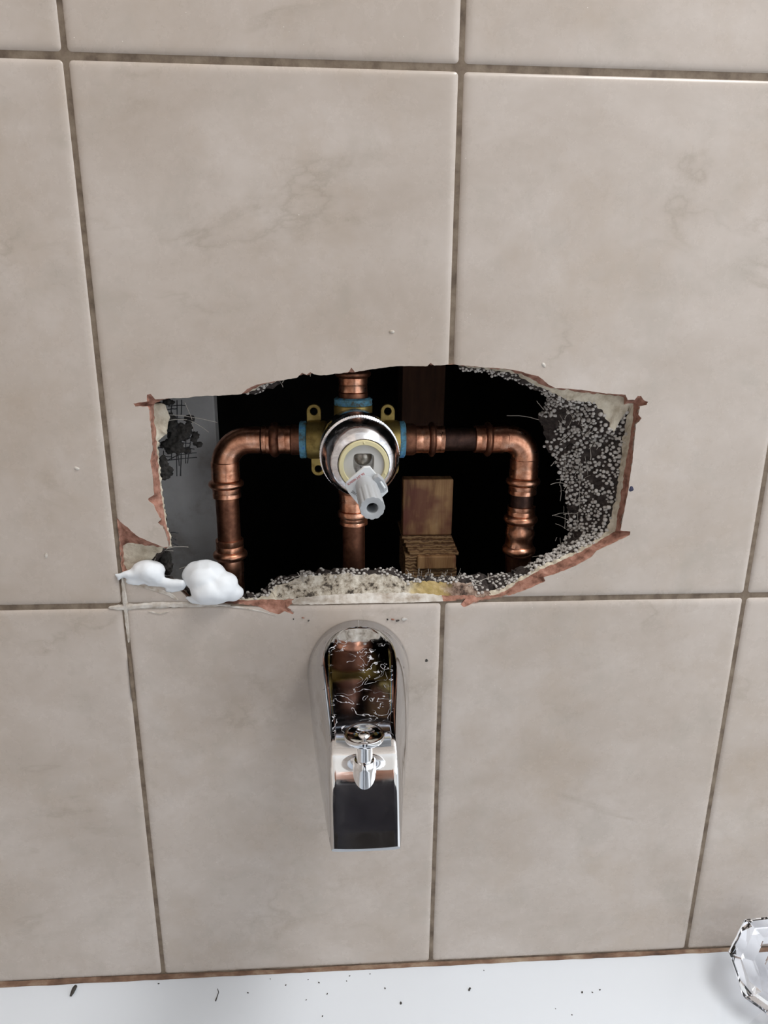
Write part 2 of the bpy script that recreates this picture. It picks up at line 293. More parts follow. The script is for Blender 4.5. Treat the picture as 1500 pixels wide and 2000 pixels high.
def st(s):
    c0 = P(*s[0]); out = (c0-HC); out.y = 0; out.normalize(); r = [c0]
    for k, (dy, po) in enumerate(((.007, .0012), (.010, .0025), (.022, .006))):
        q = s[k+1]
        r.append(P(*q) if q else Vector((c0.x, dy, c0.z))+out*po)
    return r
W = [st(s) for s in S]; D = []
for i in range(len(W)):
    a, b = W[i], W[(i+1) % len(W)]; L = (a[0]-b[0]).length; k = max(1, math.ceil(max(L, (a[1]-b[1]).length*.7, (a[3]-b[3]).length*.5)/.0014))
    for j in range(k):
        t = j/k; row = [a[c].lerp(b[c], t) for c in range(4)]
        for c in range(4):
            amp = (.00022, .0005, .0009, .0016)[c]; p = row[c]
            if j or c: row[c] = p+Vector((fn(p, 420, c), (fn(p, 300, 5+c) if c else 0)*.7, fn(p, 420, 9+c)))*amp*1.6
        row[0].y = 0; D.append(row)
def strip(c, K, amp, freq, seed, y_first=None):
    g = G(); n = len(D); vs = []
    for r in D:
        for k in range(K+1):
            t = k/K; p = r[c].lerp(r[c+1], t)
            if 0 < k < K: p = p+Vector((fn(p, freq, seed), fn(p, freq, seed+1), fn(p, freq, seed+2)))*amp
            if k == 0 and y_first is not None: p = Vector((p.x, y_first, p.z))
            vs.append(p)
    fs = []
    for i in range(n):
        j = (i+1) % n
        for k in range(K): fs.append((i*(K+1)+k, i*(K+1)+k+1, j*(K+1)+k+1, j*(K+1)+k))
    g.add(vs, fs); return g
wall = thing('wall_back', 'beige marbled ceramic tile wall with a jagged hole broken around the bath valve', 'wall', (0, 0, 0)); tag(wall, kind='structure')
del wall['category'], wall['label']
# tiles: 200 x 298 mm pitch, softly rounded edges
def rrect(x0, x1, z0, z1, r, y, n=4):
    o = []
    for cx, cz, a0 in ((x1-r, z1-r, 0), (x0+r, z1-r, 90), (x0+r, z0+r, 180), (x1-r, z0+r, 270)):
        for k in range(n+1):
            a = math.radians(a0+90*k/n); o.append(Vector((cx+r*math.cos(a), y, cz+r*math.sin(a))))
    return o
def tile(g, x0, x1, z0, z1):
    R = []
    for ins, y in ((0, .0020), (0, .0015), (.0004, .0010), (.0012, .0005), (.0024, .00017), (.0038, .00003), (.005, 0), (.008, 0)):
        R.append(rrect(x0+ins, x1-ins, z0+ins, z1-ins, max(.0022-ins*.2, .001), y))
    g.rings(R, True, True)
TW, TH, GAP = .2, .298, .0023
ys0 = [D[i][0] for i in range(len(D))]
cut = G(); n_ = len(ys0)
cut.rings([[Vector((p.x, -.01, p.z)) for p in ys0], [Vector((p.x, .01, p.z)) for p in ys0]])
cutter = build('hole_cutter', cut, M['clay'], smooth=False)
def cutby(o):
    b = o.modifiers.new('cut', 'BOOLEAN'); b.object = cutter; b.operation = 'DIFFERENCE'; b.solver = 'EXACT'; bake(o)
tg = G()
for i in range(-2, 4):
    for j in range(-1, 5):
        tile(tg, i*TW+GAP/2, (i+1)*TW-GAP/2, j*TH+.0015, (j+1)*TH-.0015)
tl = build('glazed_tiles', tg, M['glaze'], wall, ang=50); cutby(tl)
gg = G(); gg.box((-.4, .0011, -.31), (.8, .0019, 1.5)); gr = build('grout', gg, M['grout'], wall, smooth=False); cutby(gr)
bpy.data.objects.remove(cutter)
cb = build('clay_tile_body', strip(0, 5, .0006, 500, 3, .0004), M['clay'], wall, ang=60); cb.data.materials.append(M['smear'])
for p in cb.data.polygons:
    if p.center.z < .008 and .104 < p.center.x < .200: p.material_index = 1
build('thinset_mortar', strip(1, 8, .0008, 380, 7), [M['thin']], wall, ang=50)
# the mortar left on the sill at the foot of the hole
bo = bpy.data.objects['thinset_mortar']; bo.data.materials.append(M['mortar'])
for p in bo.data.polygons:
    if p.center.z < .022 and .094 < p.center.x < .232: p.material_index = 1
build('cement_board', strip(2, 12, .0022, 210, 11), M['board'], wall, ang=50)
g = G(); n = len(D); R = []
for k in range(4):
    row = []
    for r in D:
        p = r[3]; out = (r[3]-HC); out.y = 0; out.normalize()
        row.append(p+out*(0, .001, .006, .16)[k]+Vector((0, (0, .004, .006, .006)[k], 0)))
    R.append(row)
for row in R[2:]:
    for p in row: p.y = max(p.y, .024)
g.rings(R, False, False); build('board_back', g, M['board'], wall, ang=50, fixn=False)
# polystyrene beads in the broken board
bg = G()
def beads(n, u0, u1, filt, rmin, rmax, lift=.3, seg=8):
    c = 0; tries = 0; pts = []
    while c < n and tries < n*60:
        tries += 1; i = random.randrange(len(D)); j = (i+1) % len(D); t = random.uniform(u0, u1); a = random.random()
        p = D[i][2].lerp(D[i][3], t).lerp(D[j][2].lerp(D[j][3], t), a)
        if not filt(p): continue
        r = random.uniform(rmin, rmax)
        if any((p-q).length < (r+s)*.86 for q, s in pts): continue
        # bald clumps where beads have fallen out
        if fn(p, 95, 21) > .22: continue
        pts.append((p, r)); q = p+Vector((fn(p, 210, 11), fn(p, 210, 12), fn(p, 210, 13)))*.0022+Vector((-.0003, -r*lift, r*.2))
        bg.ball(q, r, seg=seg, sq=(1, random.uniform(.7, 1), random.uniform(.75, 1))); c += 1
beads(950, 0, 1, lambda p: p.x > .262 and p.z < .13, .0008, .00165)
beads(260, -.1, 1.05, lambda p: p.z < .04 and p.x > .2, .0007, .0013)
beads(190, -.1, 1.1, lambda p: p.z < .02 and .06 < p.x < .2, .0007, .0013)
beads(150, 0, 1.0, lambda p: p.z > .13 and .2 < p.x < .31, .0006, .0012)
beads(40, 0, 1.1, lambda p: p.z > .13 and .07 < p.x < .105, .0007, .0012)
tag(build('polystyrene_beads', bg, M['bead'], wall), kind='stuff')
# fibres and mesh
def wig(a, b, r, bend, g, k=8, n=5):
    a, b = Vector(a), Vector(b); bend = Vector(bend)
    g.tube([a.lerp(b, t/k)+bend*math.sin(math.pi*t/k)+Vector((fn(a, 900, t), fn(b, 900, t), fn(a, 700, t)))*.0003 for t in range(k+1)], r, n)
fg = G()
for a, b, bd in (((322,810,.012),(424,825,.03),(0,0,.001)), ((325,822,.012),(408,844,.03),(0,0,.004)), ((361,786,.012),(378,842,.028),(.001,0,0)), ((1052,820,.03),(990,812,.04),(0,0,.001)), ((1062,800,.03),(1048,783,.03),(0,0,0)),
                 ((1160,837,.02),(1222,866,.004),(0,0,.001)), ((1085,900,.03),(1076,910,.02),(0,0,0)), ((1104,945,.03),(1075,946,.03),(0,0,.001)), ((1178,1031,.015),(1155,1031,.02),(0,0,0)), ((1070,1089,.022),(1040,1088,.03),(0,0,.001)),
                 ((300,1102,.015),(347,1131,.004),(-.003,-.003,-.002)), ((310,1080,.012),(305,1125,.008),(-.002,-.004,0)), ((310,1080,.012),(368,1069,.022),(0,0,.002)), ((320,1075,.014),(338,1076,.02),(0,0,0)), ((350,1112,.02),(375,1108,.02),(0,0,.001)),
                 ((551,748,.012),(556,740,.012),(0,0,0)), ((545,742,.012),(553,756,.012),(0,0,0)), ((560,1135,.009),(605,1121,.009),(0,0,.001)), ((581,1118,.009),(595,1142,.009),(0,0,0)), ((592,1118,.009),(593,1145,.009),(0,0,0)), ((575,1130,.009),(600,1130,.009),(0,0,0)), ((570,1139,.009),(598,1139,.009),(0,0,0)),
                 ((930,1138,.012),(990,1120,.02),(0,0,.001)), ((953,1120,.02),(954,1133,.012),(0,0,0)), ((915,1144,.009),(945,1146,.009),(0,0,.001))):
    wig(P(*a), P(*b), .00022, bd, fg)
for k in range(60):
    y = random.uniform(880, 1060); x = 1095+random.uniform(-12, 45)
    if random.random() < .5: wig(P(x, y, .028), P(x+random.uniform(-30, 30), y+random.uniform(-14, 14), .022), .00013, (0, 0, .0006), fg, 4, 4)
    else: wig(P(x+10, y, .026), P(x+10+random.uniform(-6, 6), y+random.uniform(15, 45), .026), .00013, (.0004, 0, 0), fg, 4, 4)
for k in range(26):
    x = random.uniform(1090, 1190); y = random.uniform(790, 870); wig(P(x, y, .018), P(x+random.uniform(-18, 18), y+random.uniform(8, 30), .012), .00014, (.0004, 0, 0), fg, 4, 4)
for k in range(22):
    x = random.uniform(790, 900); wig(P(x, 1130, .02), P(x+random.uniform(-10, 10), random.uniform(1108, 1122), .02), .00013, (.0004, 0, 0), fg, 4, 4)
build('torn_glass_fibres', fg, M['strand'], wall)
fb = G(); Yb = .02
for a, b in (((336,781),(334,815)),((346,781),(345,930)),((355,781),(354,810)),((363,850),(362,905)),((372,862),(366,905)),((354,860),(353,930)),((336,875),(335,898)),((320,880),(318,925)),((328,793),(362,792)),((326,801),(345,798)),
             ((350,855),(374,856)),((344,865),(372,866)),((344,874),(380,877)),((308,866),(330,864)),((308,875),(322,874)),((308,893),(336,892)),((322,902),(345,890)),((345,890),(385,884)),((320,900),(385,893)),((330,815),(380,822)),((300,921),(312,908)),((346,880),(350,910)),((354,890),(352,930)),((314,910),(330,905)),((306,930),(332,933)),((333,1040),(348,1041)),((334,1048),(344,1055)),((335,1060),(352,1068))):
    wig(P(*a, Yb), P(*b, Yb+.001), .00032, (0, 0, .0002), fb, 5)
build('torn_black_mesh', fb, M['bstrand'], wall)
def blob(name, balls, mt, parent=None, vox=.0011, amp=.0006, freq=220, sm=4):
    g = G()
    for c, r, sq in balls: g.ball(c, r, seg=20, sq=sq)
    o = build(name, g, mt, parent)
    md = o.modifiers.new('r', 'REMESH'); md.mode = 'VOXEL'; md.voxel_size = vox
    md = o.modifiers.new('s', 'SMOOTH'); md.iterations = sm; md.factor = .6; bake(o)
    off = parent_world(o)
    for v in o.data.vertices:
        p = v.co+off; v.co += v.normal*amp*(fn(p, freq, 2)+.5*fn(p, freq*2.3, 4))
    o.data.polygons.foreach_set('use_smooth', [True]*len(o.data.polygons)); return o
blob('cement_lumps', [(P(345,850,.022),.00480,(1.2,.6,.9)),(P(358,845,.022),.00480,(.9,.6,1)),(P(335,868,.02),.00480,(1.5,.6,.7)),(P(342,878,.02),.00400,(1.5,.6,.7)),(P(352,835,.022),.00320,(1,.6,1)),(P(370,818,.024),.00280,(1.2,.6,1)),(P(368,836,.024),.00240,(1,.6,1.6)),
                    (P(333,826,.02),.00400,(.8,.6,1.6)),(P(381,850,.026),.00224,(1,1,1)),(P(379,857,.026),.00224,(1.2,.6,.9)),(P(386,868,.026),.00224,(1.2,.6,.8)),(P(318,902,.018),.00400,(.8,.6,1)),(P(322,922,.018),.00400,(1.2,.6,1.2)),(P(355,879,.022),.00176,(1,1,1)),(P(366,880,.022),.00192,(1.2,1,1)),(P(330,785,.018),.00240,(1.4,.6,.8))], M['chunk'], wall, .0006, .0016, 450, 1)
blob('root_like_fibre_clump', [(P(322,1090,.022),.005,(.8,.8,1.2)),(P(325,1105,.022),.005,(.8,.8,1.2))], M['chunk'], wall, .0008, .0012, 500, 1)
# paint fleck, brown fleck
for nm, px, r, mt in (('navy_paint_fleck', (1233, 955), .0017, 'ink'), ('brown_fleck', (833, 1290), .0011, 'grit')):
    g = G(); p = P(*px); g.lathe((p.x, .0004, p.z), (0, -1, 0), [(0, r), (.0005, r*.9), (.0007, r*.5)], 20, rf=lambda r, a, t: r*(1+.12*math.sin(3*a+1)+.1*math.cos(2*a))); build(nm, g, M[mt], wall)
# ------------------------------------------------------------------ the cavity behind
def struct(name, g, mt, smooth=False, kind='structure', **k):
    return tag(build(name, g, mt, None, smooth, **k), kind=kind)
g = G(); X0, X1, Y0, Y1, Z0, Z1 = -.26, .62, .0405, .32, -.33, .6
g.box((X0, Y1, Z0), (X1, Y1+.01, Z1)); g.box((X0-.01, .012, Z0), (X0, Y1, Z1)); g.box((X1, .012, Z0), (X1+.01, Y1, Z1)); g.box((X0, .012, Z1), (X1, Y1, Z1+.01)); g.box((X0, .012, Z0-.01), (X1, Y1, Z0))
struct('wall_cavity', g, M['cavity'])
g = G(); q = P(425, 900, .082); g.box((-.2, .082, -.3), (q.x, .094, .5)); o = build('grey_wallboard', g, M['panel'], smooth=False, bev=.0008)
tag(o, 'old grey wallboard standing inside the hole behind the left copper elbow', 'board')
# timber
q0, q1 = P(786, 1046, .085), P(886, 936, .085)
g = G(); g.box((q0.x, .085, q0.z), (q1.x, .097, q1.z)); o = build('wood_block', g, M['wood'], smooth=False, bev=.001)
tag(o, 'reddish pine block standing upright on the layered plywood piece right of the valve', 'wood')
t = thing('plywood_piece', 'stepped layered plywood piece below the reddish pine block', 'wood', (P(840, 1120, .08)))
a, b = P(785, 1046, .078), P(893, 1120, .068); top = P(840, 1046, .085).z
L = [(785, 1049, 886, .080), (787, 1056, 890, .077), (790, 1063, 893, .074)]
zt = top
g = G()
for k in range(5):
    x0 = P(786+k*3, 1060, .08).x; x1 = P(884+k*2.2, 1060, .08).x; z1 = top-.0022*k; g.box((x0, .084-.0032*k, z1-.0024), (x1, .125, z1))
zz = top-.011
build('stepped_edge', g, M['ply'], t, smooth=False, bev=.0004)
g = G(); p0, p1 = P(815, 1112, .0675), P(892, 1068, .0675); g.box((p0.x, .0675, p0.z), (p1.x, .12, zz+.0005)); build('face_block', g, M['wood'], t, smooth=False, bev=.0008)
g = G()
for k in range(5):
    g.box((P(791+k*5, 1100, .07).x, .070+.0012*k, zz-.0035*(k+1)-.020), (P(815, 1100, .07).x+.0005, .12, zz-.0031*k))
g.box((P(805, 1100, .07).x, .071, p0.z-.009), (P(893, 1100, .07).x, .12, p0.z-.0002))
build('layered_side', g, M['ply'], t, smooth=False, bev=.0004)
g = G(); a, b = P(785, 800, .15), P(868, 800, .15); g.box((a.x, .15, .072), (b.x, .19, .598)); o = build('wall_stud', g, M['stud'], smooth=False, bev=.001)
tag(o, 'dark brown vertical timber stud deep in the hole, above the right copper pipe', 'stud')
# ------------------------------------------------------------------ copper plumbing, all in the plane YP
YP = .055
def X(x, y=859): return P(x, y, YP).x
def Zc(y, x=700): return P(x, y, YP).z
Z0p = .0948; XT = X(690, 858); XL = X(441, 930); XR = X(1023, 920)
def seg(parent, name, a, b, prof, mt, n=36, rf=None, cap=True):
    a, b = Vector(a), Vector(b); L = (b-a).length; g = G()
    g.lathe(a, b-a, [(t*L, r) for t, r in prof], n, cap0=cap, cap1=cap, rf=rf); return build(name, g, mt, parent, ang=35)
BEAD = [(0, .0094), (.12, .0106), (.3, .0116), (.5, .0119), (.7, .0116), (.88, .0106), (1, .0094)]
def SL(r): return [(0, r-.0004), (.04, r), (.45, r-.0001), (.52, r-.0003), (.6, r), (.96, r), (1, r-.0004)]
hexf = lambda r, a, t: r*(1-.035*abs(math.sin(3*a)))
# left elbow
def arc(c, r, a0, a1, k=14): return [Vector((c[0]+r*math.cos(math.radians(a0+(a1-a0)*i/k)), YP, c[1]+r*math.sin(math.radians(a0+(a1-a0)*i/k)))) for i in range(k+1)]
def path_tube(parent, name, path, r, mt):
    g = G(); g.tube(path, r, 36); return build(name, g, mt, parent, ang=50)
RB = .0175
def V(x, z): return Vector((x, YP, z))
e = thing('copper_elbow', 'copper press elbow left of the valve, bending down in front of grey wallboard', 'pipe fitting', V(XL, Zc(968)))
pth = [V(X(510), Z0p)]+arc((XL+RB, Z0p-RB), RB, 90, 180)+[V(XL, Zc(903))]
path_tube(e, 'elbow_body', pth, .0091, M['copper'])
seg(e, 'socket', V(X(512), Z0p), V(X(528), Z0p), SL(.0097), M['copper'], rf=hexf); seg(e, 'sealing_bead', V(X(527), Z0p), V(X(546), Z0p), BEAD, M['pipe'])
seg(e, 'socket', V(XL, Zc(900)), V(XL, Zc(936)), SL(.0098), M['copper'], rf=hexf); seg(e, 'sealing_bead', V(XL, Zc(935)), V(XL, Zc(951)), BEAD, M['copper']); seg(e, 'socket', V(XL, Zc(950)), V(XL, Zc(969)), SL(.0098), M['copper'], rf=hexf)
t = thing('copper_adapter', 'copper press adapter between left elbow and the blue sealant on the brass valve', 'pipe fitting', V(X(566), Z0p))
seg(t, 'socket', V(X(545), Z0p), V(X(569), Z0p), SL(.0097), M['copper'], rf=hexf); seg(t, 'collar', V(X(568), Z0p), V(X(590), Z0p), [(0, .0098), (.1, .0104), (1, .0104)], M['pipe'], 6*6)
t = thing('copper_pipe', 'brown oxidised copper pipe hanging down from the left elbow', 'pipe', V(XL, Zc(1055)))
seg(t, 'pipe_wall', V(XL, Zc(960)), V(XL, Zc(1060)), [(0, .0079), (1, .0079)], M['pipe'])
t = thing('copper_coupling', 'copper press coupling at the bottom left, just above the white foam lump', 'pipe fitting', V(XL, Zc(1165)))
seg(t, 'socket', V(XL, Zc(1050)), V(XL, Zc(1072)), SL(.0098), M['copper'], rf=hexf); seg(t, 'sealing_bead', V(XL, Zc(1071)), V(XL, Zc(1088)), BEAD, M['copper'])
seg(t, 'socket', V(XL, Zc(1087)), V(XL, Zc(1185)), [(0, .0094), (.06, .0097), (.25, .0097), (.3, .0092), (1, .0092)], M['copper'], rf=lambda r, a, t: r*(1-.08*abs(math.sin(2*a+.6))))
# right side
t = thing('copper_adapter', 'copper press adapter right of the valve, screwed in with blue sealant', 'pipe fitting', V(X(820), Z0p))
seg(t, 'hex_collar', V(X(790), Z0p), V(X(811), Z0p), [(0, .0112), (.8, .0112), (1, .0102)], M['pipe'], 36, rf=hexf)
seg(t, 'socket', V(X(810), Z0p), V(X(837), Z0p), SL(.0097), M['copper'], rf=hexf); seg(t, 'sealing_bead', V(X(836), Z0p), V(X(850), Z0p), BEAD, M['pipe']); seg(t, 'socket', V(X(849), Z0p), V(X(867), Z0p), SL(.0095), M['copper'], rf=hexf)
t = thing('copper_pipe', 'short blackened horizontal copper pipe between right adapter and right elbow', 'pipe', V(X(895), Z0p))
seg(t, 'pipe_wall', V(X(860), Z0p), V(X(932), Z0p), [(0, .0079), (1, .0079)], M['darkpipe'])
e = thing('copper_elbow', 'copper press elbow on the right, turning down beside the broken cement board', 'pipe fitting', V(XR, Zc(966)))
seg(e, 'socket', V(X(926), Z0p), V(X(946), Z0p), SL(.0097), M['copper'], rf=hexf); seg(e, 'sealing_bead', V(X(945), Z0p), V(X(959), Z0p), BEAD, M['pipe']); seg(e, 'socket', V(X(958), Z0p), V(X(989), Z0p), SL(.0099), M['copper'], rf=hexf)
RB2 = .0125
path_tube(e, 'elbow_body', [V(X(985), Z0p)]+arc((XR-RB2, Z0p-RB2), RB2, 90, 0)+[V(XR, Zc(902))], .0094, M['copper'])
seg(e, 'socket', V(XR, Zc(897)), V(XR, Zc(934)), SL(.0099), M['copper'], rf=hexf); seg(e, 'sealing_bead', V(XR, Zc(933)), V(XR, Zc(950)), BEAD, M['copper']); seg(e, 'socket', V(XR, Zc(949)), V(XR, Zc(967)), SL(.0097), M['copper'], rf=hexf)
t = thing('copper_pipe', 'very short dark copper pipe between right elbow and lower right coupling', 'pipe', V(XR, Zc(990)))
seg(t, 'pipe_wall', V(XR, Zc(960)), V(XR, Zc(998)), [(0, .0079), (1, .0079)], M['darkpipe'])
t = thing('copper_coupling', 'dented copper press coupling at the lower right end of the pipework', 'pipe fitting', V(XR, Zc(1110)))
dent = lambda r, a, t: r*(1-.07*abs(math.sin(2*a+.3))-.03*math.sin(5*a+t*300))
seg(t, 'socket', V(XR, Zc(990)), V(XR, Zc(1008)), SL(.0097), M['copper'], rf=hexf); seg(t, 'sealing_bead', V(XR, Zc(1007)), V(XR, Zc(1025)), BEAD, M['copper'])
seg(t, 'dented_body', V(XR, Zc(1024)), V(XR, Zc(1068)), [(k/10, .0102-.0004*math.sin(k)) for k in range(11)], M['copper'], rf=dent)
seg(t, 'sealing_bead', V(XR, Zc(1067)), V(XR, Zc(1087)), BEAD, M['copper']); seg(t, 'socket', V(XR, Zc(1086)), V(XR, Zc(1160)), [(0, .0098), (.3, .0092), (1, .0085)], M['pipe'], rf=dent)
# top and bottom
t = thing('copper_adapter', 'copper press adapter rising from the top of the valve to the hole edge', 'pipe fitting', V(XT, Zc(775)))
seg(t, 'collar', V(XT, Zc(786)), V(XT, Zc(765)), [(0, .0098), (.9, .0098), (1, .009)], M['pipe']); seg(t, 'socket', V(XT, Zc(766)), V(XT, Zc(737)), SL(.0097), M['copper'], rf=hexf)
seg(t, 'sealing_bead', V(XT, Zc(738)), V(XT, Zc(722)), BEAD, M['pipe']); seg(t, 'socket', V(XT, Zc(723)), V(XT, Zc(700)), SL(.0097), M['copper'], rf=hexf)
t = thing('copper_pipe', 'copper riser pipe running up out of view from the top adapter', 'pipe', V(XT, Zc(700))); seg(t, 'pipe_wall', V(XT, Zc(706)), V(XT, .45), [(0, .0079), (1, .0079)], M['pipe'])
t = thing('copper_adapter', 'copper press adapter directly under the chrome valve bonnet', 'pipe fitting', V(XT, Zc(1020)))
seg(t, 'collar', V(XT, Zc(925)), V(XT, Zc(962)), [(0, .0104), (1, .0104)], M['pipe']); seg(t, 'socket', V(XT, Zc(961)), V(XT, Zc(996)), SL(.0099), M['copper'], rf=hexf)
seg(t, 'sealing_bead', V(XT, Zc(995)), V(XT, Zc(1010)), [(a, min(r, .0110)) for a, r in BEAD], M['copper']); seg(t, 'socket', V(XT, Zc(1009)), V(XT, Zc(1023)), SL(.0099), M['copper'], rf=hexf)
t = thing('copper_pipe', 'plain brown copper pipe dropping from below the valve to the tub spout', 'pipe', V(XT, -.04)); seg(t, 'pipe_wall', V(XT, Zc(1018)), V(XT, -.0445), [(0, .0079), (1, .0079)], M['pipe'])
# ------------------------------------------------------------------ the valve
VC = V(XT, Z0p)
vt = thing('shower_valve', 'brass tub valve body with chrome bonnet, cream ring and grey plastic stem', 'valve', VC)
AX = Vector((.055, -1, -.0)).normalized()
g = G(); g.lathe(VC-AX*.02, AX, [(0, .012), (.004, .0165), (.03, .018), (.05, .018)], 40)
g.lathe(V(X(600), Z0p), (1, 0, 0), [(0, .0122), (.002, .0130), (.011, .0130), (.013, .012), (.02, .012)], 40)
g.lathe(V(X(780), Z0p), (-1, 0, 0), [(0, .0122), (.002, .0130), (.009, .0130), (.011, .012), (.02, .012)], 40)
g.lathe(V(XT, Zc(789)), (0, 0, -1), [(0, .0120), (.001, .0128), (.012, .0128), (.02, .012)], 40)
g.lathe(V(XT, Zc(925)), (0, 0, 1), [(0, .0118), (.02, .0118)], 40)
build('brass_body', g, M['brass'], vt, ang=35)
def ear(px, py, up, w=.0048, L=.013, rh=.0024):
    c = P(px, py, .058); g = G(); n = 40; R = [[], [], [], []]
    for j in range(n):
        a = 2*math.pi*j/n; dx, dz = math.cos(a), math.sin(a)
        r = w
        if dz*up < 0:   # straight sides running to the body
            r = min(w/max(abs(dx), 1e-4), L/max(abs(dz), 1e-4))
        o = Vector((dx*r, 0, dz*r)); i = Vector((dx*rh, 0, dz*rh))
        for k, q in enumerate((i, o)): R[k].append(c+q+Vector((0, -.0015, 0))); R[3-k].append(c+q+Vector((0, .0015, 0)))
    g.rings([R[0], R[1], R[2], R[3], R[0]], False, False); build('mounting_ear', g, M['brass'], vt, ang=35, bev=.0004)
ear(613, 803, 1); ear(757, 803, 1); ear(622, 915, -1); ear(765, 915, -1)
rs = lambda r, a, t: r*(1+.02*noise.noise(Vector((math.cos(a)*3, math.sin(a)*3, t*900))))
for nm, a, b, r in (('blue_sealant', V(X(586), Z0p), V(X(600.5), Z0p), .0121), ('blue_sealant', V(X(779), Z0p), V(X(791), Z0p), .0121), ('blue_sealant', V(XT, Zc(791)), V(XT, Zc(776)), .0124)):
    seg(vt, nm, a, b, [(0, r), (.2, r+.0004), (.5, r+.0002), (.8, r+.0004), (1, r-.001)], M['sealant'], 48, rs)
def vl(name, prof, mt, n=64, rf=None, **k):
    g = G(); g.lathe(VC, AX, prof, n, rf=rf, **k); return build(name, g, mt, vt, ang=30)
vl('bonnet', [(.016, .0222), (.018, .0230), (.030, .0233), (.0505, .0235), (.0525, .0225), (.0562, .0225), (.0565, .0230)]+[(.0565+.0265*k/14, .0148+.0082*(1-(k/14)**2.1)**.62) for k in range(1, 14)]+[(.0832, .0146), (.0840, .0143), (.0836, .0141), (.078, .0140)], M['chrome_br'], 96)
vl('knurled_ring', [(.0516, .0222), (.0522, .0238), (.0555, .0238), (.0562, .0228)], M['chrome_br'], 576, lambda r, a, t: r*(1+(.004*math.sin(96*a) if r > .023 else 0)), cap0=False, cap1=False)
rring = vl('retainer_ring', [(.078, .0138), (.0850, .0140), (.0858, .0136), (.0858, .0116), (.0850, .0113), (.078, .0113)], M['cream'], cap0=False, cap1=False)
T = VC+AX*.0858; su = Vector((0, 0, 1)); sr = AX.cross(su); sr.normalize()
for k, a in enumerate((90, 215, 338)):
    a = math.radians(a); c = T+(-sr*math.cos(a)*-1+su*math.sin(a))*.0126 if False else T+(Vector((math.cos(a), 0, 0))+su*math.sin(a))*.0126
    g = G(); g.ball(c, .001, sq=(.7, .4, .7)); build('ring_nub', g, M['cream'], rring)
# cap with the rounded slot
def slot(r, k=48):
    o = []
    for j in range(k):
        a = 2*math.pi*j/k; x, z = math.cos(a), math.sin(a)
        e_ = 5 if z > 0 else 2.4
        q = (abs(x)**e_+abs(z)**e_)**(-1/e_); o.append((x*q*r*.98, z*q*r*(.92 if z > 0 else 1.28)+.001))
    return o
def vp(x, z, t): return VC+AX*t+Vector((x, 0, z))
g = G(); k = 48; sl = slot(.0059)
oc = [vp(.0114*math.cos(2*math.pi*j/k), .0114*math.sin(2*math.pi*j/k), .0835) for j in range(k)]; oc2 = [vp(.0114*math.cos(2*math.pi*j/k), .0114*math.sin(2*math.pi*j/k), .079) for j in range(k)]
g.rings([oc2, oc, [vp(x, z, .0838) for x, z in sl], [vp(x, z, .076) for x, z in sl]], False, False); build('cap', g, M['cap'], vt, ang=35)
g = G(); g.lathe(VC, AX, [(.060, .0112), (.0745, .0112)], 40); build('inner_cup', g, M['dark'], vt)
g = G(); g.ball(vp(0, .0035, .0755), .0062, seg=28, sq=(.95, .8, .95)); build('ball_stem', g, M['steel'], vt)
A0 = P(707, 925, -.028); A1 = P(714, 945, -.043); A2 = P(727.5, 993, -.073); ad = (A2-A1).normalized()
g = G(); g.tube([A0+Vector((0, .014, .001)), A0, A1], .0026, 16); build('stem_shaft', g, M['steel'], vt)
# handle adapter (grey plastic) on its octagonal white plate
ht = A1+(A2-A1)*.10
u = Vector((0, 0, 1)); u = (u-ad*u.dot(ad)).normalized(); v_ = ad.cross(u); v_.normalize()
if v_.x < 0: v_ = -v_
hx = Vector((1, 0, 0)); hx = (hx-ad*hx.dot(ad)).normalized(); hu = (Vector((0, 0, 1))-ad*ad.z); hu = (hu-hx*hu.dot(hx)).normalized()
def on_plate(px, py, off=0):
    d = (FW+RT*((px-750)/F_PX)-UPV*((py-1000)/F_PX)); pp = ht+ad*off; t = (pp-CAM).dot(ad)/d.dot(ad); return CAM+d*t
o8 = [(711,913),(723,912),(731,922),(757,952),(758,961),(746,972),(716,996),(699,985),(680,962),(674,950),(677,943)]
g = G(); g.rings([[on_plate(x, y, 0)-ad*.0022 for x, y in o8], [on_plate(x, y, 0) for x, y in o8]]); pl = build('base_plate', g, M['white'], vt, smooth=False, bev=.0003)
L = (A2-ht).length
flute = lambda r, a, t: r*(1+(.05*min(0, math.cos(12*a)-.1)+.012 if t > L*.42 and r > .0045 else 0))
g = G(); g.lathe(ht, ad, [(0, .0058), (.003, .0059), (L*.40, .0061), (L*.43, .0062), (L*.975, .0063), (L, .0061), (L, .0033), (L-.0002, .0029), (L-.010, .0026)], 112, rf=flute, cap1=True); had = build('handle_adapter', g, M['greyplastic'], vt, ang=28)
g = G(); g.lathe(ht, ad, [(L-.0095, .0027), (L-.009, .0027)], 24); build('screw_hole_shade', g, M['dark'], had)  # disc coloured near black in place of shade down the hole
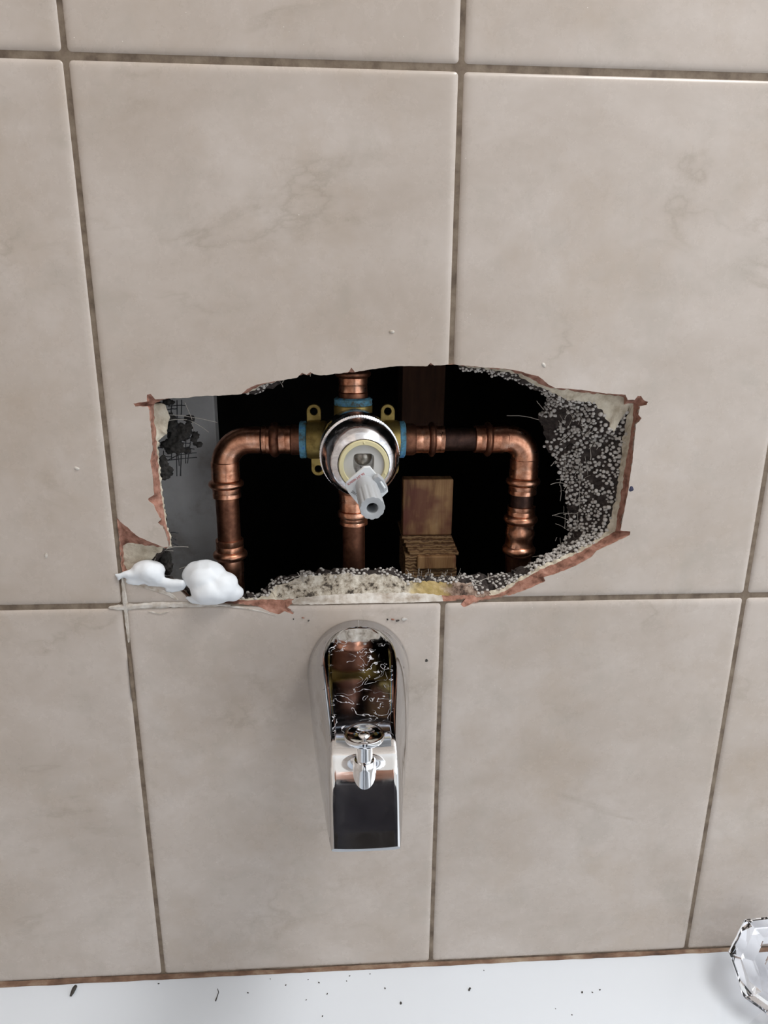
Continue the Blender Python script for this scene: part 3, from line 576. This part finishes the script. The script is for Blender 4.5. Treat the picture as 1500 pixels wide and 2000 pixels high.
# ramp shaped wing with its slot, right of the adapter
def pp(px, py, off): return on_plate(px, py, off)
wa = [(730, 927, .007), (738, 923, .009), (748, 932, .0085), (757, 950, .006), (751, 957, .006), (741, 958, .007), (724, 938, .006)]
g = G(); g.rings([[pp(x, y, 0)+ (pp(742, 945, 0)-pp(x, y, 0))*.0 for x, y, h in wa], [pp(x-1.2, y+.6, 0)+ad*h*.55 for x, y, h in wa]]); sw = build('stop_wing', g, M['greyplastic'], vt, smooth=False, bev=.0006)
g = G(); s0, s1 = pp(741, 934, 0)+ad*.0049, pp(749, 947, 0)+ad*.0042
g.tube([s0-ad*.0006, s0.lerp(s1, .5)-ad*.0003, s1-ad*.0002], .0006, 10); build('slot_insert', g, M['white'], sw)
def text(s, px0, py0, px1, py1, size, mt, nm):
    cu = bpy.data.curves.new('t', 'FONT'); cu.body = s; cu.size = size; cu.extrude = .00003; to = bpy.data.objects.new('t', cu); COL.objects.link(to)
    bpy.context.view_layer.update()
    me = bpy.data.meshes.new_from_object(to.evaluated_get(bpy.context.evaluated_depsgraph_get())); bpy.data.objects.remove(to)
    a, b = on_plate(px0, py0, .00006), on_plate(px1, py1, .00006); ex = (b-a).normalized(); ey = (-ad if False else ad).cross(ex).normalized()
    wdt = max(v.co.x for v in me.vertices); k = (b-a).length/wdt
    for v in me.vertices: v.co = a+ex*v.co.x*k+ey*v.co.y+ad*v.co.z-VC
    me.materials.clear(); me.materials.append(mt); o = bpy.data.objects.new(nm, me); COL.objects.link(o); o.parent = pl
text('SCREEEK JUJT 90J', 680, 948, 712, 926, .0016, M['red'], 'red_lettering'); text('2019.', 685, 961, 698, 971, .0020, M['black'], 'black_lettering')
# ------------------------------------------------------------------ tub spout
SX = .1458
spt = thing('tub_spout', 'chrome tub spout with a flat limescaled top and diverter knob, below the hole', 'spout', (SX, 0, -.05))
# y, half width of flat top, z of flat top, half width of body, z of widest, z of bottom
SEC = [(-.0006, .0, -.0120, .0332, -.050, -.083), (-.0050, .0002, -.0120, .0328, -.050, -.083), (-.0090, .0004, -.0122, .0325, -.050, -.083), (-.0108, .0070, -.0124, .0323, -.050, -.083), (-.0140, .0112, -.0128, .0319, -.050, -.083), (-.0200, .0150, -.0136, .0313, -.050, -.083), (-.030, .0179, -.0148, .0303, -.050, -.083), (-.044, .0187, -.0166, .0290, -.050, -.083),
       (-.066, .0175, -.0191, .0265, -.051, -.083), (-.082, .0163, -.0208, .0244, -.052, -.083), (-.096, .0154, -.0220, .0223, -.053, -.083), (-.104, .0150, -.0227, .0211, -.053, -.083), (-.1085, .0149, -.0232, .0204, -.053, -.083), (-.113, .0150, -.0241, .0198, -.053, -.083), (-.118, .0150, -.0258, .0192, -.053, -.081), (-.1235, .0150, -.0288, .0186, -.053, -.077), (-.1285, .0149, -.0328, .0179, -.053, -.0715), (-.1335, .0147, -.0377, .0173, -.053, -.0672), (-.1385, .0145, -.0428, .0167, -.0535, -.0632), (-.1435, .0142, -.0479, .0161, -.0535, -.0580), (-.1480, .0139, -.0527, .0152, -.0536, -.0545)]
def dens(sec, k=4):
    o = []
    for i in range(len(sec)-1):
        p0 = sec[max(i-1, 0)]; p1 = sec[i]; p2 = sec[i+1]; p3 = sec[min(i+2, len(sec)-1)]
        for j in range(k):
            t = j/k; o.append(tuple(.5*((2*b)+(-a+c)*t+(2*a-5*b+4*c-d)*t*t+(-a+3*b-3*c+d)*t**3) for a, b, c, d in zip(p0, p1, p2, p3)))
    return o+[sec[-1]]
def spring(s):
    y, a, zt, b, zm, zb = s; a = max(a, .0002); pts = []
    for k in range(17):      # flat top, slightly dished
        t = -1+2*k/16; pts.append((a*t, zt-.0006*(1-t*t)*min(1, a/.012)))
    for k in range(1, 13):   # side: elliptical from the rim of the flat to the widest point
        q = math.pi/2*k/12; pts.append((a+(b-a)*math.sin(q)**.95, zm+(zt-zm)*math.cos(q)))
    for k in range(1, 9):
        q = math.pi/2*k/8; pts.append((b*(math.cos(q)**.35 if k < 8 else 0), zm+(zb-zm)*math.sin(q)))
    full = pts+[(-x, z) for x, z in reversed(pts[17:-1])]
    return [Vector((SX+x, y, z)) for x, z in full]
R = [spring(s) for s in dens(SEC)]
g = G(); g.rings(R, True, True); n = len(R[0])
# top panel (first 16 quads of each ring) wears the scaled chrome, the sides the speckled one
idx = 0
for i in range(len(R)-1):
    for j in range(n):
        yv = R[i][0].y
        g.m[idx] = (0 if yv > -.1075 else 2) if j < 16 else (1 if yv > -.112 else 1)
        idx += 1
g.m[idx:] = [1]*(len(g.m)-idx)
so = build('spout_body', g, [M['chrome_st'], M['chrome_sp'], M['chrome']], spt, ang=28)
bc = Vector((SX, -.1265, -.050)); ba = Vector((0, .05, 1)).normalized()
g = G(); g.lathe(bc, ba, [(0, .0053), (.0225, .0053), (.0250, .0051), (.0260, .0046), (.0261, .0039)], 48); build('diverter_boss', g, M['chrome'], spt, ang=40)
g = G(); g.lathe(bc, ba, [(.024, .0037), (.0360, .0037)], 40); build('diverter_stem', g, M['chrome'], spt, ang=40)
g = G(); g.lathe(bc, ba, [(.0345, .0040), (.0355, .0070), (.0370, .0090), (.0382, .0094), (.0394, .0092), (.0396, .0087), (.0390, .0075), (.0386, .0028), (.0394, .0022), (.0396, .0011)], 64); kn = build('diverter_knob', g, M['chrome'], spt, ang=50)
# ------------------------------------------------------------------ bathtub
tb = thing('bathtub', 'glossy white bathtub rim running along the foot of the tiled wall', 'bathtub', (.145, -.75, -.75))
def rr2(x0, x1, y0, y1, r, z, n=8):
    return [Vector((p.x, p.z, z)) for p in rrect(x0, x1, y0, y1, r, 0, n)]
tx0, tx1, ty0, ty1 = -.235, .525, -1.55, -.0006
R = [rr2(tx0+.02, tx1-.01, ty0, ty1, .004, -.75), rr2(tx0, tx1, ty0, ty1, .004, TUBZ-.03), rr2(tx0, tx1, ty0, ty1, .004, TUBZ-.004), rr2(tx0+.001, tx1-.001, ty0+.001, ty1, .004, TUBZ-.001), rr2(tx0+.004, tx1-.004, ty0+.004, ty1, .006, TUBZ)]
bx0, bx1, by0, by1 = tx0+.07, tx1-.07, ty0+.12, -.085
for i, z in ((0, 0), (.006, -.0008), (.012, -.004), (.018, -.011), (.021, -.02), (.035, -.18), (.05, -.30), (.07, -.335), (.11, -.345)):
    R.append(rr2(bx0+i, bx1-i, by0+i*2, by1-i, .09, TUBZ+z))
g = G(); g.rings(R, True, True); build('tub_shell', g, M['tub'], tb, ang=40)
g = G(); k = 120; R = []
for i in range(k+1):
    x = -.235+.76*i/k; h = .0009+.0007*fn((x, 0, 0), 30, 1)+.0005*fn((x, 0, 0), 120, 3)
    h += .0012*max(0, min(1, (.05-x)/.08))
    R.append([Vector((x, 0.0015, TUBZ-.0006)), Vector((x, -.0016-.0005*fn((x, 1, 0), 90, 2), TUBZ+.0001)), Vector((x, -.0012, TUBZ+h*.8)), Vector((x, .0009, TUBZ+h+.0008))])
g.rings(R); tag(build('trim_1', g, M['seam'], None, ang=60), kind='structure')
# ------------------------------------------------------------------ foam lumps, smear
c = P(402, 1150, -.003)
def FB(px, py, Y, r, sq=(1, 1, 1)): return (P(px, py, Y), r, sq)
o = blob('foam_lump', [FB(402, 1128, .004, .0130, (1, .9, .85)), FB(385, 1122, .006, .0085), FB(432, 1145, .001, .0105, (1, .9, .9)), FB(412, 1155, -.002, .0115, (1.1, .7, .8)), FB(455, 1158, .001, .0055, (1.2, .9, 1)), FB(464, 1160, .002, .0034, (.8, 1, 1.2)), FB(388, 1172, -.0005, .0045, (1.6, .5, .8)), FB(405, 1177, -.0005, .004, (1.8, .5, .7)), FB(375, 1168, 0, .003, (1.6, .5, .6))], M['foam'], None, .0010, .0011, 90, 6)
tag(o, 'rounded white foam lump under the left copper coupling, on the broken tile edge', 'foam')
o = blob('foam_lump', [FB(288, 1114, .003, .0088, (1.2, .8, .72)), FB(262, 1120, .001, .005, (1.6, .7, .6)), FB(240, 1122, -.0003, .003, (1.9, .5, .6)), FB(232, 1126, -.0005, .0016, (1, .6, 1.6)), FB(300, 1124, .001, .0065, (1, .8, .8)), FB(318, 1136, 0, .004, (2, .5, .6)), FB(345, 1140, 0, .0035, (2.2, .7, .9)), FB(305, 1139, -.0001, .0028, (3, .35, 1)), FB(342, 1149, -.0001, .0026, (2.6, .35, 1.1)), FB(265, 1136, -.0001, .0026, (2.6, .35, 1))], M['foam'], None, .0010, .0010, 110, 5)
tag(o, 'flat white foam smear spread over the tile corner left of the round foam lump', 'foam')
g = G()
def streak(pts, wd, th=.0006):
    pts = [P(*p) for p in pts]; q = []
    for i in range(len(pts)-1):
        for j in range(6): q.append(pts[i].lerp(pts[i+1], j/6))
    q.append(pts[-1]); R = []
    for i, p in enumerate(q):
        t = (q[min(i+1, len(q)-1)]-q[max(i-1, 0)]).normalized(); nn = Vector((-t.z, 0, t.x)); ww = wd*(math.sin(math.pi*(i+.3)/(len(q)-.4))**.5)*(1+.5*fn(p, 500, 3))
        R.append([p+nn*ww+Vector((0, .0012, 0)), p+nn*ww*.5+Vector((0, -th, 0)), p-nn*ww*.5+Vector((0, -th, 0)), p-nn*ww+Vector((0, .0012, 0))])
    g.rings(R)
streak([(212, 1187), (228, 1188), (245, 1187), (290, 1184), (340, 1182), (390, 1182), (450, 1183)], .0024, .0002); streak([(238, 1126), (241, 1150), (244, 1182), (247, 1215), (251, 1255)], .0017, .0002)
streak([(440, 1184), (475, 1188), (510, 1194), (540, 1203)], .0006, .0002); streak([(290, 1194), (312, 1199), (330, 1194)], .0009, .0003); streak([(348, 1172), (330, 1160), (300, 1150), (262, 1142)], .0022, .0003)
o = build('caulk_smear', g, M['smear'], ang=50); tag(o, 'old white caulk smeared over the tile joint crossing below the flat foam', 'caulk')
g = G(); streak([(252, 1284), (256, 1320), (259, 1360), (262, 1366)], .0013, .0004); o = build('grout_sliver', g, M['grout'], ang=50); tag(o, 'loose beige grout sliver in the left vertical joint below the white caulk', 'grout')
# ------------------------------------------------------------------ clear knob on the rim
kc = PZ(1527, 1886, TUBZ+.031); kt = thing('faucet_handle', 'clear faceted acrylic faucet handle lying on the tub rim at the right edge', 'handle', (kc.x, kc.y, TUBZ))
ka = Vector((-.28, -.62, .62)).normalized()
g = G()
fac = lambda r, a, t: r*(1-.09*abs(math.sin(4*a)))
g.lathe(kc-ka*.018, ka, [(0, .016), (.004, .024), (.012, .0335), (.024, .0345), (.036, .0290), (.041, .0225), (.041, .0152), (.0395, .0142), (.022, .0130)], 16, rf=fac); kb = build('knob_body', g, M['acrylic'], kt, smooth=False, bev=.0005)
# lowest point sits on the rim
low = min((kb.matrix_world@v.co).z for v in kb.data.vertices); low = min(v.co.z for v in kb.data.vertices); kb.data.transform(Matrix.Translation((0, 0, -low+.0001)))
# ------------------------------------------------------------------ little debris
def chip(name, px, py, r, label, cat, grp=None, mt='grit', wallside=False, sq=(1.3, .8, .6), seed=0):
    p = P(px, py, -.0004) if wallside else PZ(px, py, TUBZ+r*.4)
    g = G(); b0 = []; g.ball((0, 0, 0), r, seg=8, sq=sq)
    g.v = [v*(1+.5*fn(v, 900, px*.01)) for v in g.v]; o = build(name, g, M[mt], ang=30); o.location = p; o.rotation_euler = (0, 0, px*.7)
    tag(o, label, cat, grp); return o
for px, py, r, lb in ((917, 1932, .0011, 'largest dark speck on the tub rim, below and right of the spout tip'), (783, 1959, .0009, 'second largest dark speck on the tub rim, straight below the spout tip'), (752, 1930, .0006, 'faint grey speck on the rim just above the second largest dark speck'),
    (1137, 1938, .0007, 'leftmost and largest of three specks in a row, centre right of the rim'), (1157, 1938, .0005, 'middle of three specks in a row, centre right of the rim'), (1172, 1933, .0005, 'rightmost of three specks in a row, centre right of the rim'),
    (1117, 1982, .0004, 'tiny speck near the front, lower of two under the row of three'), (1085, 1970, .0004, 'tiny speck near the front, upper left of two under the row of three'),
    (484, 1939, .0006, 'single dark speck on the rim just right of the curved grey bristle'), (639, 1941, .0005, 'dark speck on the rim below the cluster of dust left of the spout tip'), (630, 1984, .0005, 'tiny speck nearest the front edge, below and left of the spout tip'),
    (310, 1921, .0006, 'speck at the wall seam beneath the left vertical tile joint'), (945, 1895, .0004, 'tiny speck close to the wall seam, right of the middle vertical joint')):
    chip('grit_speck', px, py, r, lb, 'debris', 'grit specks on the tub rim')
for px, py, r in ((623, 1919, .0005), (558, 1924, .0005), (683, 1906, .0005), (677, 1916, .0004), (598, 1953, .0004), (723, 1902, .0004), (528, 1912, .0004), (602, 1913, .0004)):
    chip('grit_speck', px, py, r, 'one of the tiny dust specks clustered by the wall seam under the spout', 'debris', 'dust specks under the spout')
for px, py, r, m_, lb in ((790, 1209, .0014, 'bead', 'whitish mortar crumb on the tile, above right of the spout'), (777, 1212, .0009, 'grit', 'brown crumb touching the left of the whitish crumb above the spout'), (767, 1210, .0008, 'clay', 'reddish crumb between two brown ones, above right of the spout'), (603, 1212, .0008, 'grit', 'brown crumb on the tile nearest the upper left of the spout'), (592, 1207, .0007, 'clay', 'reddish crumb on the tile, above left of the spout'), (573, 1209, .0005, 'grit', 'smallest crumb, below the splintered clay left of the spout'), (757, 1210, .0007, 'grit', 'leftmost brown crumb of the four above right of the spout')):
    chip('mortar_crumb', px, py, r, lb, 'debris', 'mortar crumbs above the spout', m_, True, (1.5, .5, .7))
g = G(); a, b = PZ(148, 1926, TUBZ+.0016), PZ(138, 1945, TUBZ+.001); g.tube([a, a.lerp(b, .3)+Vector((0, 0, .0006)), a.lerp(b, .7), b], [.0012, .0015, .0012, .0007], 7); tag(build('wood_splinter', g, M['grit'], ang=20), 'dark brown splinter lying on the rim at the left, against the wall seam', 'debris')
g = G(); pts = [PZ(425, 1931, TUBZ+.0003), PZ(427, 1938, TUBZ+.0003), PZ(424, 1947, TUBZ+.0003), PZ(421, 1955, TUBZ+.0003)]; g.tube(pts, [.0002, .00025, .0003, .0005], 5); tag(build('hair_strand', g, M['grit']), 'short curved grey bristle lying on the tub rim left of the spout', 'hair')
for px, py in ((1062, 713), (765, 648), (90, 1085), (150, 915)):
    g = G(); p = P(px, py); g.lathe((p.x, .0003, p.z), (0, -1, 0), [(0, .0014), (.0005, .0012), (.0008, .0006)], 10, rf=lambda r, a, t: r*(1+.3*math.sin(2*a+px))); build('pale_splash', g, M['smear'], wall)
# ------------------------------------------------------------------ the rest of the bathroom (seen in the chrome)
g = G(); tgw = G()
g.box((-.262, -1.7, -.75), (-.242, .0, 1.7)); struct('wall_left', g, M['glaze'])
g = G(); g.box((-.262, -2.4, 1.7), (2.0, .02, 1.72)); struct('ceiling', g, M['plaster'])
g = G(); g.box((-.262, -2.4, -.77), (2.0, .02, -.7505)); struct('floor', g, M['floor'])
g = G(); g.box((.80, 0, -.75), (2., .02, 1.7)); struct('wall_right', g, M['plaster'])
# ------------------------------------------------------------------ the person taking the picture, standing in the tub
base = (.15, -.86, TUBZ-.345)
ps = thing('person', 'person in dark clothes standing in the bathtub, leaning forward and holding a phone', 'person', base)
def skin(name, pts, edges, mt, parent, sub=2):
    me = bpy.data.meshes.new(name); bb = Vector(base); me.from_pydata([Vector(p[:3])-bb for p in pts], edges, []); o = bpy.data.objects.new(name, me); COL.objects.link(o); o.parent = parent
    md = o.modifiers.new('s', 'SKIN'); md.use_smooth_shade = True
    for i, p in enumerate(pts):
        r = p[3]; me.skin_vertices[0].data[i].radius = r if isinstance(r, tuple) else (r, r)
    me.skin_vertices[0].data[0].use_root = True
    s = o.modifiers.new('b', 'SUBSURF'); s.levels = sub; s.render_levels = sub; bake(o); o.data.materials.clear(); o.data.materials.append(mt); return o
px_, py_ = .17, -.92
fz = TUBZ-.345+.065
pts = [(px_, py_-.08, .20, (.15, .11)), (px_, py_, .36, (.145, .10)), (px_, py_+.10, .51, (.16, .11)), (px_, py_+.20, .64, (.15, .09)), (px_, py_+.27, .71, .055), (px_+.0, py_+.31, .76, .05),
       (px_-.19, py_+.21, .63, .058), (px_-.27, py_+.20, .36, .046), (px_-.12, py_+.36, .17, .032),
       (px_+.19, py_+.21, .63, .058), (px_+.29, py_+.20, .36, .046), (px_+.13, py_+.36, .14, .032),
       (px_-.10, py_-.06, .10, .088), (px_-.12, py_+.05, -.22, .062), (px_-.13, py_-.06, -.59, .042), (px_-.13, py_+.08, fz-.018, .040), (px_+.10, py_-.06, .10, .088), (px_+.12, py_+.05, -.22, .062), (px_+.13, py_-.06, -.59, .042), (px_+.13, py_+.08, fz-.018, .040)]
ed = [(0, 1), (1, 2), (2, 3), (3, 4), (4, 5), (3, 6), (6, 7), (7, 8), (3, 9), (9, 10), (10, 11), (0, 12), (12, 13), (13, 14), (14, 15), (0, 16), (16, 17), (17, 18), (18, 19)]
skin('body', pts, ed, M['cotton'], ps)
hd = Vector((px_-.01, py_+.36, .84))
g = G(); g.ball(hd, .105, seg=32, sq=(.74, .92, 1.1)); g.ball(hd+Vector((0, .098, -.012)), .016, seg=12, sq=(.8, 1.1, 1.4)); g.ball(hd+Vector((0, .088, -.055)), .017, seg=12, sq=(1.5, .5, .4)); g.ball(hd+Vector((0, .05, -.085)), .045, seg=16, sq=(.9, .9, .7))
g.ball(hd+Vector((-.078, 0, -.01)), .028, seg=12, sq=(.35, .7, 1.1)); g.ball(hd+Vector((.078, 0, -.01)), .028, seg=12, sq=(.35, .7, 1.1)); build('head', g, M['skin'], ps)
g = G(); g.ball(hd+Vector((0, -.022, .028)), .108, seg=32, sq=(.80, .95, 1.02)); build('hair', g, M['hair'], ps)
for s in (-1, 1):
    g = G(); g.ball(hd+Vector((s*.030, .088, .008)), .011, seg=12, sq=(1, .6, .7)); build('eye', g, M['white'], ps)
# phone just behind the lens, screen towards the face
pc = CAM-FW*.009-RT*.012-UPV*.045
ph = thing('phone', 'black phone held upright in both hands by the person', 'phone', pc)
MM = Matrix(((RT.x, UPV.x, -FW.x, pc.x), (RT.y, UPV.y, -FW.y, pc.y), (RT.z, UPV.z, -FW.z, pc.z), (0, 0, 0, 1)))
g = G(); g.box((-.037, -.08, -.004), (.037, .08, .004), M=MM); build('phone_body', g, M['phone'], ph, smooth=False, bev=.003)
for s in (-1, 1):
    wr = Vector(pts[8 if s < 0 else 11][:3]); palm = MM@Vector((s*.048, -.035, .018))
    hp = [(*wr.lerp(palm, -.15), .028), (*wr.lerp(palm, .55), .024), (*palm, (.026, .016))]; he = [(0, 1), (1, 2)]
    skin('hand', hp, he, M['skin'], ps, 2)
    for k in range(4):
        a = MM@Vector((s*.048, -.055+.019*k, .010)); b_ = MM@Vector((s*.046, -.055+.020*k, -.010)); c_ = MM@Vector((s*(.034-.002*abs(k-1.5)), -.054+.020*k, -.0125)); d_ = MM@Vector((s*.018, -.053+.020*k, -.0115))
        if k == 3: continue
        g = G(); g.tube([palm.lerp(a, .5), a, b_, c_, d_], [.010, .0088, .0082, .0075, .006], 12); build('finger', g, M['skin'], ps)
    a = MM@Vector((s*.045, -.02, .020)); b_ = MM@Vector((s*.036, .005, .014)); c_ = MM@Vector((s*.022, .018, .0125))
    g = G(); g.tube([palm, a, b_, c_], [.012, .011, .0095, .007], 12); build('thumb', g, M['skin'], ps)
    g = G(); g.tube([palm, MM@Vector((s*.048, .0, .008)), MM@Vector((s*.046, .005, -.010)), MM@Vector((s*.036, .006, -.0125))], [.010, .0088, .0082, .006], 12); build('finger', g, M['skin'], ps)
